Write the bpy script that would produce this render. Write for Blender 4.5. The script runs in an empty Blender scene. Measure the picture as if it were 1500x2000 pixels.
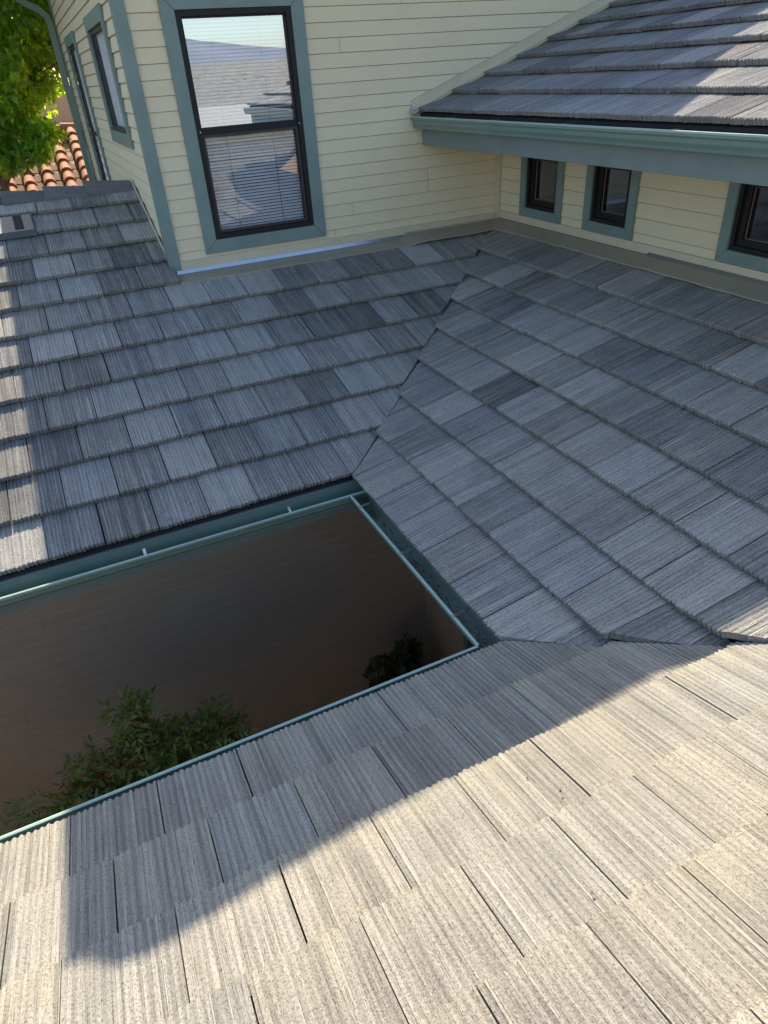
import bpy, bmesh, math, random
import numpy as np
from mathutils import Vector, Matrix
R = math.radians
sc = bpy.context.scene
C = bpy.data.collections.new('scene'); sc.collection.children.link(C)

# ---------------------------------------------------------------- camera, sky, sun, exposure
cd = bpy.data.cameras.new('camera'); cam = bpy.data.objects.new('camera', cd); C.objects.link(cam)
cd.sensor_fit = 'VERTICAL'; cd.sensor_height = 24.0; cd.sensor_width = 18.0
cd.lens = 1318.38/2000*24; cd.clip_start = 0.05; cd.clip_end = 30000
CR = [[0.9025661197294812, 0.2790639201317853, -0.32786846142492687],
      [-0.42652073501335563, 0.47557250989568384, -0.769357426970837],
      [-0.05877467243749684, 0.8342386447007837, 0.548262183236875]]
M = Matrix([[CR[i][j] for j in range(3)] for i in range(3)]).to_4x4()
M.translation = Vector((-1.34813784, -3.73848696, 2.44857752))
cam.matrix_world = M
sc.camera = cam
SUN_EL = R(41.0); SUN_AZ = R(6.5)          # azimuth measured from +Y towards +X
world = bpy.data.worlds.new('World'); sc.world = world; world.use_nodes = True
wn = world.node_tree; wn.nodes.clear()
sky = wn.nodes.new('ShaderNodeTexSky'); sky.sky_type = 'NISHITA'; sky.sun_disc = False
sky.sun_elevation = SUN_EL; sky.sun_rotation = SUN_AZ; sky.altitude = 200; sky.air_density = 1.0; sky.dust_density = 1.4; sky.ozone_density = 1.0; sky.air_density = 1.0
bg = wn.nodes.new('ShaderNodeBackground'); bg.inputs[1].default_value = 0.15
wo = wn.nodes.new('ShaderNodeOutputWorld')
wn.links.new(sky.outputs[0], bg.inputs[0]); wn.links.new(bg.outputs[0], wo.inputs[0])
sl = bpy.data.lights.new('sun', 'SUN'); sl.energy = 4.5; sl.angle = R(0.5); sl.color = (1.0, 0.875, 0.68)
so = bpy.data.objects.new('sun', sl); C.objects.link(so)
sd = Vector((math.sin(SUN_AZ)*math.cos(SUN_EL), math.cos(SUN_AZ)*math.cos(SUN_EL), math.sin(SUN_EL)))
so.rotation_euler = sd.to_track_quat('Z', 'Y').to_euler(); so.location = (5, 20, 20)
sc.view_settings.view_transform = 'Standard'; sc.view_settings.look = 'None'
sc.view_settings.exposure = 1.0; sc.view_settings.gamma = 1.0
sc.render.engine = 'CYCLES'
sc.cycles.max_bounces = 8; sc.cycles.transparent_max_bounces = 12

# ---------------------------------------------------------------- materials
class NT:
    def __init__(s, name):
        s.m = bpy.data.materials.new(name); s.m.use_nodes = True
        s.t = s.m.node_tree; s.t.nodes.clear()
        s.out = s.t.nodes.new('ShaderNodeOutputMaterial')
    def n(s, typ, **kw):
        nd = s.t.nodes.new('ShaderNode'+typ)
        for k, v in kw.items():
            if k.startswith('i_'):
                key = k[2:].replace('_', ' ')
                nd.inputs[int(key) if key.isdigit() else key].default_value = v
            else: setattr(nd, k, v)
        return nd
    def l(s, a, b): s.t.links.new(a, b)
    def ramp(s, fac, stops):
        r = s.t.nodes.new('ShaderNodeValToRGB'); e = r.color_ramp.elements
        e[0].position, e[0].color = stops[0][0], (*stops[0][1], 1)
        e[1].position, e[1].color = stops[-1][0], (*stops[-1][1], 1)
        for p, c in stops[1:-1]:
            x = e.new(p); x.color = (*c, 1)
        s.l(fac, r.inputs[0]); return r.outputs[0]
    def math(s, op, a, b=None, clamp=False):
        nd = s.t.nodes.new('ShaderNodeMath'); nd.operation = op; nd.use_clamp = clamp
        for i, v in enumerate((a, b)):
            if v is None: continue
            if hasattr(v, 'type'): s.l(v, nd.inputs[i])
            else: nd.inputs[i].default_value = v
        return nd.outputs[0]
    def mix(s, f, a, b, mode='MIX'):
        nd = s.t.nodes.new('ShaderNodeMix'); nd.data_type = 'RGBA'; nd.blend_type = mode
        for i, v in ((0, f), (6, a), (7, b)):
            if hasattr(v, 'type'): s.l(v, nd.inputs[i])
            else: nd.inputs[i].default_value = v if i == 0 else (*v, 1)
        return nd.outputs[2]
    def noise(s, vec, scale, detail=3, rough=.55, sx=1, sy=1, sz=1):
        mp = s.n('Mapping'); mp.inputs['Scale'].default_value = (sx, sy, sz); s.l(vec, mp.inputs[0])
        nz = s.n('TexNoise'); nz.inputs['Scale'].default_value = scale; nz.inputs['Detail'].default_value = detail
        nz.inputs['Roughness'].default_value = rough; s.l(mp.outputs[0], nz.inputs['Vector']); return nz.outputs['Fac']
    def bump(s, h, strength, dist, prev=None):
        b = s.n('Bump'); b.inputs['Strength'].default_value = strength; b.inputs['Distance'].default_value = dist
        s.l(h, b.inputs['Height'])
        if prev is not None: s.l(prev, b.inputs['Normal'])
        return b.outputs[0]
    def prin(s, col, rough=.6, metal=0., normal=None, spec=.5):
        p = s.n('BsdfPrincipled')
        for k, v in (('Base Color', col), ('Roughness', rough), ('Metallic', metal), ('Specular IOR Level', spec)):
            if hasattr(v, 'type'): s.l(v, p.inputs[k])
            else: p.inputs[k].default_value = (*v, 1) if k == 'Base Color' else v
        if normal is not None: s.l(normal, p.inputs['Normal'])
        s.l(p.outputs[0], s.out.inputs[0]); return p

def uvof(t): return t.n('UVMap').outputs[0]
def objof(t): return t.n('TexCoord').outputs['Object']

def mat_tile(name, lo, hi, gs=1.0, amp=1.0, dust=.12, pits=.55, rw=.34):
    """gs: size of the grit; pits, raised smooth streaks and dusty paste of brushed concrete tiles"""
    t = NT(name); uv = uvof(t)
    at = t.n('Attribute', attribute_name='tint'); sp = t.n('SeparateColor'); t.l(at.outputs['Color'], sp.inputs[0])
    hh = t.n('Attribute', attribute_name='ridge').outputs['Fac']
    st = t.noise(uv, 1, 2, .6, 190/gs**.5, 2.5)
    bt = t.n('Attribute', attribute_name='butt').outputs['Fac']
    st3 = t.noise(uv, 1, 1, .5, 105/gs**.5, 1.3)
    st2 = t.noise(uv, 1, 3, .6, 26, 1.0)
    gr = t.noise(uv, 1, 3, .8, 230/gs, 130/gs)
    gr2 = t.noise(uv, 1, 3, .7, 120/gs, 85/gs)
    bl = t.noise(uv, 7, 3, .6)
    ob = t.n('TexCoord').outputs['Object']; wear = t.noise(ob, 1.1, 4, .6); lich = t.noise(ob, 14, 4, .65)
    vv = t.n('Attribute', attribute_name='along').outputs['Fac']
    line = t.math('MULTIPLY', t.math('SUBTRACT', st3, .56), 9.0, True)     # smooth raised streaks
    f = t.math('ADD', sp.outputs[0], t.math('MULTIPLY', t.math('SUBTRACT', st, .5), 1.0*amp))
    f = t.math('ADD', f, t.math('MULTIPLY', line, .30*amp))
    f = t.math('ADD', f, t.math('MULTIPLY', t.math('SUBTRACT', hh, .5), rw*amp))
    f = t.math('ADD', f, t.math('MULTIPLY', t.math('SUBTRACT', bl, .5), .40))
    f = t.math('ADD', f, t.math('MULTIPLY', t.math('SUBTRACT', st2, .5), .35*amp))
    f = t.math('ADD', f, t.math('MULTIPLY', t.math('SUBTRACT', gr2, .5), .6))
    f = t.math('ADD', f, t.math('MULTIPLY', t.math('SUBTRACT', wear, .5), .5), True)
    col = t.mix(f, lo, hi)
    hue = t.mix(sp.outputs[1], (1.035, 1.0, .955), (.975, 1.0, 1.03))
    col = t.mix(1.0, col, hue, 'MULTIPLY')
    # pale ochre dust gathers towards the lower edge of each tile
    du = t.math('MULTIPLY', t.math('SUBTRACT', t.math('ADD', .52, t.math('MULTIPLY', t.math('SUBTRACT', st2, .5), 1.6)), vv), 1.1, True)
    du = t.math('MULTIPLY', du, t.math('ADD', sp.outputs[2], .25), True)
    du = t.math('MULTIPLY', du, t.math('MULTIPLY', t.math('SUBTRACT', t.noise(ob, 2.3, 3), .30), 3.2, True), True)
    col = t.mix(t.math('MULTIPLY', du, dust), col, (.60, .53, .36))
    col = t.mix(t.math('MULTIPLY', t.math('SUBTRACT', lich, .64), 5.0, True), col, tuple(c*k for c, k in zip(hi, (.62, .60, .50))))
    pit = t.math('MULTIPLY', t.math('SUBTRACT', t.math('SUBTRACT', .475, gr), t.math('MULTIPLY', line, .10)), 10.0, True)
    col = t.mix(t.math('MULTIPLY', pit, pits), col, tuple(c*.40 for c in lo))
    face = t.mix(gr2, tuple(c*1.0*k for c, k in zip(lo, (1.12, 1.05, .90))), tuple(c*.80*k for c, k in zip(hi, (1.03, 1.0, .90))))
    col = t.mix(t.math('MULTIPLY', bt, .55), col, face)
    b = t.bump(gr, 1.0, .0045*gs)
    b = t.bump(gr2, .7, .005*gs, b)
    b = t.bump(t.math('ADD', st, t.math('MULTIPLY', line, .7)), 1.0, .006, b)
    t.prin(col, .9, 0, b, .25); return t.m

def mat_siding(name, col, worn):
    t = NT(name); uv = uvof(t)
    g = t.noise(uv, 1, 4, .6, 5, 110); g2 = t.noise(uv, 2.2, 4, .6); g3 = t.noise(uv, 1, 3, .7, 22, 260)
    kn = t.noise(uv, 1, 2, .5, 7, 26)
    c = t.mix(t.math('MULTIPLY', t.math('SUBTRACT', g2, .35), 1.3, True), worn, col)
    c = t.mix(t.math('MULTIPLY', t.math('SUBTRACT', g3, .58), 1.6, True), c, tuple(x*.72 for x in col))
    fine = t.noise(uv, 90, 2); c = t.mix(t.math('MULTIPLY', t.math('SUBTRACT', fine, .66), 5, True), c, tuple(x*.6 for x in col))
    b = t.bump(g, .55, .004); b = t.bump(kn, .5, .006, b); b = t.bump(g3, .4, .002, b)
    t.prin(c, .62, 0, b, .35); return t.m

def mat_paint(name, col, dark, rough=.5, scale=4, bump=.25, metal=0):
    t = NT(name); o = objof(t)
    a = t.noise(o, scale, 4, .6); f = t.noise(o, 120, 2); s_ = t.noise(o, 25, 4, .7)
    c = t.mix(t.math('MULTIPLY', t.math('SUBTRACT', a, .3), 1.6, True), dark, col)
    c = t.mix(t.math('MULTIPLY', t.math('SUBTRACT', s_, .62), 3, True), c, tuple(min(1, x*1.35) for x in col))
    c = t.mix(t.math('MULTIPLY', t.math('SUBTRACT', f, .68), 6, True), c, tuple(x*.45 for x in col))
    t.prin(c, rough, metal, t.bump(s_, bump, .003), .5); return t.m

def mat_flat(name, col, rough=.6, metal=0, bump=.2, scale=40, var=.25):
    t = NT(name); o = objof(t); a = t.noise(o, scale, 4, .6)
    c = t.mix(a, tuple(x*(1-var) for x in col), tuple(min(1, x*(1+var)) for x in col))
    t.prin(c, rough, metal, t.bump(a, bump, .003)); return t.m

def mat_leaf(name, a, b, trans=.45, c2=None):
    t = NT(name); o = t.n('Attribute', attribute_name='tint'); sp = t.n('SeparateColor'); t.l(o.outputs['Color'], sp.inputs[0])
    c = t.mix(sp.outputs[0], a, b)
    if c2: c = t.mix(t.math('GREATER_THAN', sp.outputs[1], .965), c, c2)
    d = t.n('BsdfPrincipled'); t.l(c, d.inputs['Base Color']); d.inputs['Roughness'].default_value = .45
    tr = t.n('BsdfTranslucent'); cc = t.mix(1., c, (4.6, 4.1, .6), 'MULTIPLY'); t.l(cc, tr.inputs[0])
    mx = t.n('MixShader'); mx.inputs[0].default_value = trans
    t.l(d.outputs[0], mx.inputs[1]); t.l(tr.outputs[0], mx.inputs[2]); t.l(mx.outputs[0], t.out.inputs[0]); return t.m

def mat_glass(name, refl, tint, wave=.02, wscale=3.0):
    t = NT(name); o = objof(t)
    w = t.noise(o, wscale, 1, .4, 1, 1, 2.2)
    g = t.n('BsdfGlossy'); g.inputs['Color'].default_value = (.86, .93, 1, 1); g.inputs['Roughness'].default_value = .0
    t.l(t.bump(w, wave, 1.0), g.inputs['Normal'])
    tr = t.n('BsdfTransparent'); tr.inputs[0].default_value = (*tint, 1)
    mx = t.n('MixShader'); mx.inputs[0].default_value = refl
    t.l(tr.outputs[0], mx.inputs[1]); t.l(g.outputs[0], mx.inputs[2]); t.l(mx.outputs[0], t.out.inputs[0]); return t.m

def mat_screen(name):
    t = NT(name)
    d = t.n('BsdfDiffuse'); d.inputs[0].default_value = (.03, .03, .035, 1)
    tr = t.n('BsdfTransparent')
    mx = t.n('MixShader'); mx.inputs[0].default_value = .14
    t.l(tr.outputs[0], mx.inputs[1]); t.l(d.outputs[0], mx.inputs[2]); t.l(mx.outputs[0], t.out.inputs[0]); return t.m

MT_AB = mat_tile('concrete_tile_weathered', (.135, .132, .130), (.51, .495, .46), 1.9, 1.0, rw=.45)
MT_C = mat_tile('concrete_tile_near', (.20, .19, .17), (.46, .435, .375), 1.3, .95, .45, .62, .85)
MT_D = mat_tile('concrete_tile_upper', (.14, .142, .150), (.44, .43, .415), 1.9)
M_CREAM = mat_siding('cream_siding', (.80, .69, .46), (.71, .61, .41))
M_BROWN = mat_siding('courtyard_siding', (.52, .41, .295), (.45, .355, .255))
M_EDGE = mat_flat('lit_board_edge', (.60, .46, .335), .7)  # light caught by the lower board edges, put into a paler colour
M_JOINT = mat_flat('lap_shade_grime', (.46, .385, .25), .9)  # strip under each lap: lap shadow painted in, with joint dirt
M_CREAMT = mat_paint('cream_trim', (.66, .58, .40), (.56, .49, .34))
M_FLASH = mat_paint('flashing_paint', (.40, .355, .26), (.31, .28, .21), .5, 3)
M_TEAL = mat_paint('teal_trim', (.215, .282, .25), (.16, .222, .198), .5, 5)
M_FASC = mat_paint('fascia_paint', (.215, .26, .24), (.165, .205, .19), .55, 3)
M_GUT = mat_paint('gutter_enamel', (.19, .275, .225), (.155, .23, .19), .32, 3, .05)
M_LIP = mat_paint('lit_lip_enamel', (.38, .52, .45), (.31, .44, .38), .35, 6, .05)  # gutter enamel paled: skylight on the upward lip is in the colour
M_BLACK = mat_flat('black_vinyl', (.006, .005, .005), .65, 0, .05)
M_BRZ = mat_flat('bronze_frame', (.035, .025, .025), .55, 0, .05)
M_UNDER = mat_flat('underlay_felt', (.02, .02, .022), .9)
M_DARK = mat_flat('dark_interior', (.035, .03, .028), .8)
M_BLIND = mat_flat('blind_slats', (.88, .88, .90), .5, 0, .05, 20, .1)
M_SILV = mat_flat('galvanised', (.62, .66, .72), .28, .9, .25, 25, .15)
M_WIRE = mat_flat('steel_strap', (.5, .5, .5), .4, .9, .1)
M_CAP = mat_tile('ridge_cap_concrete', (.09, .088, .092), (.27, .265, .27), 1.5, .6)
M_VENT = mat_flat('vent_plastic', (.07, .09, .09), .5, 0, .1, 20, .1)
M_GLASS = mat_glass('window_glass', .46, (.95, .95, .95), .0013, 1.6)
M_GLASSL = mat_glass('lower_window_glass', .19, (.95, .95, .95), .0010, 1.6)
M_GLASS2 = mat_glass('small_window_glass', .16, (.8, .8, .8), .0, 2)
M_GLASS3 = mat_glass('side_window_glass', .22, (.97, .97, .97), .004, 2)
M_SCREEN = mat_screen('insect_screen')
M_BROOM = mat_flat('room_wall', (.20, .15, .12), .8)
M_CURT = mat_flat('curtain', (.70, .70, .74), .9)
M_SPLIT = mat_flat('room_lining', (.22, .16, .13), .6)
M_WOOD = mat_flat('tree_bark', (.16, .13, .10), .85, 0, .8, 20)
M_STEM = mat_flat('shrub_stem', (.10, .08, .05), .8)
M_TREE = mat_leaf('tree_leaves', (.085, .16, .04), (.22, .33, .06), .5)
M_NAND = mat_leaf('nandina_leaves', (.085, .125, .045), (.24, .27, .09), .3, (.28, .08, .05))
M_FERN = mat_leaf('fern_fronds', (.10, .15, .05), (.22, .28, .09), .3)
M_POTL = mat_leaf('pot_plant_leaves', (.04, .065, .03), (.08, .11, .05), .3)
M_TERRA = mat_flat('terracotta', (.36, .135, .065), .8, 0, .4, 6, .35)
M_TERRA2 = mat_flat('terracotta_pans_shade_dirt', (.17, .095, .06), .9, 0, .4, 9, .5)  # pans darkened by painted trough shade together with dirt
M_POT = mat_flat('pot_clay', (.13, .05, .035), .7)
M_STUC = mat_flat('tan_stucco', (.50, .30, .17), .9, 0, .2, 10, .08)
M_WHITE = mat_flat('white_metal', (.78, .78, .78), .5, 0, .05, 10, .05)
M_SOIL = mat_flat('bark_mulch', (.10, .075, .055), .95, 0, 1, 30, .5)
M_DOOR = mat_flat('dark_door', (.03, .02, .018), .5)
M_CONC = mat_flat('mortar', (.42, .43, .46), .9, 0, .6, 60)
M_LEAFY = mat_flat('dry_leaf', (.45, .30, .12), .7, 0, .3, 60)
M_LEAFR = mat_flat('red_leaf', (.45, .06, .03), .6, 0, .3, 60)
M_PEB = mat_flat('dark_pebble', (.06, .055, .05), .9, 0, .6, 80)
M_DEB = mat_flat('brown_debris', (.17, .105, .075), .95, 0, .6, 80)

# ---------------------------------------------------------------- mesh helpers
def link(name, me, parent=None, mats=(), smooth=False, **props):
    o = bpy.data.objects.new(name, me); C.objects.link(o)
    for m in mats: me.materials.append(m)
    if parent is not None: o.parent = parent
    if smooth: me.polygons.foreach_set('use_smooth', [True]*len(me.polygons))
    for k, v in props.items(): o[k] = v
    return o
def thing(name, label, cat, loc=(0, 0, 0), group=None):
    o = bpy.data.objects.new(name, None); C.objects.link(o); o.location = loc; o.empty_display_size = .2
    o['label'] = label; o['category'] = cat
    if group: o['group'] = group
    return o
HOUSE_LOC = Vector((0, 0, 0))

class MB:
    def __init__(s): s.v = []; s.f = []; s.mi = []; s.uv = []
    def face(s, pts, mi=0, uv=None):
        b = len(s.v); s.v.extend([tuple(p) for p in pts]); s.f.append(tuple(range(b, b+len(pts)))); s.mi.append(mi)
        if uv is None:
            p = [Vector(q) for q in pts]; n = (p[1]-p[0]).cross(p[2]-p[0])
            a = [abs(x) for x in n]
            if a[2] >= max(a[0], a[1]): uv = [(q[0], q[1]) for q in p]
            elif a[0] > a[1]: uv = [(q[1], q[2]) for q in p]
            else: uv = [(q[0], q[2]) for q in p]
        s.uv.append([tuple(u)[:2] for u in uv])
    def box(s, x0, x1, y0, y1, z0, z1, mi=0):
        x0, x1 = sorted((x0, x1)); y0, y1 = sorted((y0, y1)); z0, z1 = sorted((z0, z1))
        p = [(x, y, z) for z in (z0, z1) for y in (y0, y1) for x in (x0, x1)]
        for q in ((0, 2, 3, 1), (4, 5, 7, 6), (0, 1, 5, 4), (1, 3, 7, 5), (3, 2, 6, 7), (2, 0, 4, 6)):
            s.face([p[i] for i in q], mi)
    def prism(s, prof, a, b, fn, mi=0, caps=True):
        """profile points (closed) extruded from a to b, fn(p, t)->xyz"""
        n = len(prof)
        for i in range(n):
            p, q = prof[i], prof[(i+1) % n]
            s.face([fn(p, a), fn(p, b), fn(q, b), fn(q, a)], mi)
        if caps:
            s.face([fn(p, a) for p in prof], mi); s.face([fn(p, b) for p in prof][::-1], mi)
    def tube(s, pts, r0, r1=None, seg=8, mi=0):
        r1 = r0 if r1 is None else r1; P = [Vector(p) for p in pts]; rings = []
        for i, p in enumerate(P):
            d = (P[min(i+1, len(P)-1)]-P[max(i-1, 0)]).normalized()
            u = d.orthogonal().normalized() if i == 0 else (pu-d*pu.dot(d)).normalized()
            pu = u; w = d.cross(u); r = r0+(r1-r0)*i/max(1, len(P)-1)
            rings.append([p+(u*math.cos(2*math.pi*k/seg)+w*math.sin(2*math.pi*k/seg))*r for k in range(seg)])
        for a, b in zip(rings, rings[1:]):
            for k in range(seg): s.face([a[k], a[(k+1) % seg], b[(k+1) % seg], b[k]], mi)
        s.face(rings[0][::-1], mi); s.face(rings[-1], mi)
    def build(s, name, mats, parent=None, bevel=0, weld=True, smooth=False, **props):
        me = bpy.data.meshes.new(name); me.from_pydata(s.v, [], s.f)
        me.polygons.foreach_set('material_index', s.mi)
        ul = me.uv_layers.new(name='UVMap'); flat = [c for f in s.uv for u in f for c in u]; ul.data.foreach_set('uv', flat)
        if weld or bevel:
            bm = bmesh.new(); bm.from_mesh(me); bmesh.ops.remove_doubles(bm, verts=bm.verts, dist=1e-5)
            bmesh.ops.recalc_face_normals(bm, faces=bm.faces)
            if bevel: bmesh.ops.bevel(bm, geom=[e for e in bm.edges if len(e.link_faces) == 2 and e.calc_face_angle() > .5], offset=bevel, segments=2, profile=.6, affect='EDGES')
            bm.to_mesh(me); bm.free()
        me.update()
        return link(name, me, parent, mats if isinstance(mats, (list, tuple)) else [mats], smooth, **props)

# ---------------------------------------------------------------- concrete tile roofs
W = .33
def vnoise(rng, n, cells):
    k = rng.random(cells+1)*2-1; x = np.linspace(0, cells-1e-6, n); i = x.astype(int); f = x-i; f = f*f*(3-2*f)
    return k[i]*(1-f)+k[i+1]*f
def corr(rng, n, cells):
    k = np.array([(-1)**i for i in range(cells+1)])*rng.uniform(.35, 1, cells+1); x = np.linspace(0, cells-1e-6, n)
    x = np.clip(x+.35*vnoise(rng, n, 9), 0, cells-1e-6); i = x.astype(int); f = x-i; f = f*f*(3-2*f)
    return k[i]*(1-f)+k[i+1]*f
def tile_roof(name, mat, base, U, V, pitch, e, rows, uoff, urange, cuts, parent, seed, tmid=.5, tvar=.3, nu=34, label=None,
              jitter=.004, t=.044, hue=.5, gapw=.0078, lift=None, extra=None, rowcuts=None):
    """base: row 0 top front edge; U course direction, V plan upslope direction"""
    rng = np.random.default_rng(seed)
    U = np.array(U, float); V = np.array(V, float); Z = np.array([0, 0, 1.])
    S = V*math.cos(pitch)+Z*math.sin(pitch); N = -V*math.sin(pitch)+Z*math.cos(pitch); base = np.array(base, float)
    vs = []; fs = []; uvs = []; tint = []; ridge = []; butt = []; along = []; rowid = []; off = 0
    gap = gapw
    for k in range(rows):
        i0 = int(math.floor((urange[0]-uoff[k % len(uoff)])/W)); i1 = int(math.ceil((urange[1]-uoff[k % len(uoff)])/W))
        rowj = rng.normal(0, .0015)
        for i in range(i0, i1):
            ua = uoff[k % len(uoff)]+i*W+gap/2+rng.normal(0, .0008); ub = ua+W-gap
            cx = base+U*(ua+W/2)+S*(k*e)
            if extra and not extra(cx, k): continue
            u = np.linspace(0, 1, nu)
            cr = corr(rng, nu, 26); rid = .0021*cr+.0012*vnoise(rng, nu, 9)
            rid[0] -= .001; rid[-1] -= .001
            sc_ = .75*cr+.35*vnoise(rng, nu, 29); fr = -.0030*vnoise(rng, nu, 7)-.0085*sc_+rowj+rng.normal(0, jitter*.4)
            fr[0] += .004; fr[-1] += .004
            dn = rng.normal(0, jitter*.45); tw = rng.normal(0, jitter*.35); 
            sk = rng.normal(0, jitter*.3)
            dz = dn+tw*(u-.5)*2
            if lift: dz = dz+np.array([lift(base+U*(ua+W*q)+S*(k*e), k) for q in u])
            fr = fr+sk*(u-.5)*2
            th = t-.008
            B = e+.045
            rowsv = [(fr+.004, -th+rid*.2), (fr*.7+.001+.003*vnoise(rng, nu, 12), -th*.5+0*rid), (fr, -.006+rid), (fr+.006, rid), (fr*0+.11, rid), (fr*0+.25, rid), (fr*0+B, rid), (fr*0+B, rid*0-th)]
            pts = []
            for (vv, nn) in rowsv:
                nn = nn-t*np.clip(vv, 0, None)/e+dz*(1-vv/e*.8)
                pts.append(base+np.outer(ua+(ub-ua)*u, U)+np.outer(k*e+vv, S)+np.outer(nn, N))
            P = np.concatenate(pts); nr = len(rowsv)
            b = off; vs.append(P); off += len(P); rowid += [k]*len(P)
            c = np.arange(nu-1)
            for r in range(nr):
                a0 = b+r*nu+c; r2 = (r+1) % nr; a1 = b+r2*nu+c
                fs.append(np.stack([a0, a0+1, a1+1, a1], 1))
            fs_side = [[b+r*nu for r in range(nr)][::-1], [b+r*nu+nu-1 for r in range(nr)]]
            tint_v = (float(np.clip(rng.normal(tmid, tvar), 0, 1)), float(np.clip(rng.normal(hue, .3), 0, 1)), rng.random())
            su, sv_ = rng.random()*20, rng.random()*20
            for (vv, nn), hrow in zip(rowsv, range(nr)):
                uvs.append(np.stack([su+(ub-ua)*u, sv_+vv+0*u-(.03 if hrow < 2 else 0)], 1))
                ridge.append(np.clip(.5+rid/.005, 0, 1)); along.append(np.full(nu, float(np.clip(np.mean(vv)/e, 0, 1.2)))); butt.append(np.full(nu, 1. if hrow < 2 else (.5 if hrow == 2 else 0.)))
            tint.append(np.tile(np.array([*tint_v, 1.]), (nr*nu, 1)))
            sides.append(fs_side) if False else fs.append(fs_side)
    Vv = np.concatenate(vs); UVv = np.concatenate(uvs); T = np.concatenate(tint); H = np.concatenate(ridge)
    faces = []
    for f in fs:
        faces.extend(f.tolist() if isinstance(f, np.ndarray) else f)
    me = bpy.data.meshes.new(name); me.from_pydata(Vv.tolist(), [], faces)
    ul = me.uv_layers.new(name='UVMap'); li = np.empty(len(me.loops), int); me.loops.foreach_get('vertex_index', li)
    ul.data.foreach_set('uv', UVv[li].ravel())
    a = me.attributes.new('tint', 'FLOAT_COLOR', 'POINT'); a.data.foreach_set('color', T.ravel())
    a = me.attributes.new('ridge', 'FLOAT', 'POINT'); a.data.foreach_set('value', H)
    a = me.attributes.new('butt', 'FLOAT', 'POINT'); a.data.foreach_set('value', np.concatenate(butt))
    a = me.attributes.new('along', 'FLOAT', 'POINT'); a.data.foreach_set('value', np.concatenate(along))
    if rowcuts:
        # every course is cut to its own line at the valleys
        nv = len(Vv); bm = bmesh.new(); bm.from_mesh(me); out = bmesh.new()
        rows_of = np.array(rowid)
        for k in range(rows):
            b2 = bm.copy(); b2.verts.ensure_lookup_table()
            bmesh.ops.delete(b2, geom=[v for v in b2.verts if rows_of[v.index] != k], context='VERTS')
            for co, no in rowcuts(k):
                r = bmesh.ops.bisect_plane(b2, geom=b2.verts[:]+b2.edges[:]+b2.faces[:], dist=1e-6, plane_co=co, plane_no=no, clear_outer=True)
                ed = [g for g in r['geom_cut'] if isinstance(g, bmesh.types.BMEdge)]
                bmesh.ops.holes_fill(b2, edges=ed, sides=0)
            bmesh.ops.recalc_face_normals(b2, faces=b2.faces)
            tm = bpy.data.meshes.new('t'); b2.to_mesh(tm); b2.free(); out.from_mesh(tm); bpy.data.meshes.remove(tm)
        out.to_mesh(me); out.free(); bm.free()
    if cuts:
        bm = bmesh.new(); bm.from_mesh(me)
        for co, no in cuts:      # remove what lies on the side the normal points to
            r = bmesh.ops.bisect_plane(bm, geom=bm.verts[:]+bm.edges[:]+bm.faces[:], dist=1e-6, plane_co=co, plane_no=no, clear_outer=True)
            ed = [g for g in r['geom_cut'] if isinstance(g, bmesh.types.BMEdge)]
            try: bmesh.ops.holes_fill(bm, edges=ed, sides=0)
            except Exception: pass
        bmesh.ops.recalc_face_normals(bm, faces=bm.faces)
        bm.to_mesh(me); bm.free()
    me.update()
    pr = {'label': label} if label else {}
    return link(name, me, parent, [mat], **pr)

YW, XW, XC = 2.889, 3.052, -.451
LY = 1.6492
pA, pB, pC, pD = .3476, .3238, .3368, .3293
eA, eB, eC, eD = .3773, .3617, .3629, .3781
ABs = 1.0795; ABo = -.042                       # valley: x = ABo + ABs*y
BCo, BCs = .082, 1.0432                         # valley: x = BCo + BCs*(-y-1.7468)
house = thing('house', 'cream house with teal trim and grey tile roofs around a dark courtyard', 'house', (0, 0, 0))

def vplane(px, py, dx, dy, side):
    """vertical plane through (px,py) along (dx,dy); removes the left (side=1) or right (-1) of the direction"""
    n = Vector((-dy, dx, 0)).normalized()*side
    return (Vector((px, py, 0)), n)

# roof over the left wing (A)
dA = Vector((ABs, 1, 0)).normalized()
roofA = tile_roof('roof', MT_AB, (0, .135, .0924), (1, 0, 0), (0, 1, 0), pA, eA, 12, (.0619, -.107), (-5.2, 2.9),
    [], house, 3, .48, .20, 60, 'grey tile slope below the tall window',
    extra=lambda c, k: (c[0] < XC+.1 or k <= 6) and c[0] < ABo+ABs*c[1]+.6,
    rowcuts=lambda k: [vplane(ABo+[-.012, .006, -.02, -.004, -.026, .004, -.014][k % 7], 0, ABs, 1, -1)])
# roof under the small windows (B)
def liftB(p, k):
    d = p[0]-(BCo+BCs*(-p[1]-1.7468))          # only near the lower valley
    e_ = (p[0]-(ABo+ABs*p[1]))/1.47              # B laps over A at the upper valley
    return [.022, .050, .056, .03, .045, .02, .04, .03][k]*max(0., 1-abs(d)/.36)+.010*max(0., 1-abs(e_)/.35)
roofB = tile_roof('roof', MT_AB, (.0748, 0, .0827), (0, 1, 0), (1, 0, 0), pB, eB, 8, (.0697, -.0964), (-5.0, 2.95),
    [], house, 8, .48, .15, 60, 'grey tile slope below the row of small windows', hue=.42, lift=liftB, rowcuts=lambda k: [vplane(ABo+[.006, -.012, .002, -.016, -.004, -.014, .004, -.01][k], 0, ABs, 1, 1),
    vplane(BCo+.006, -1.7468, BCs, -1, -1), (Vector((2.87, 0, 0)), Vector((1, 0, 0)))])
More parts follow.
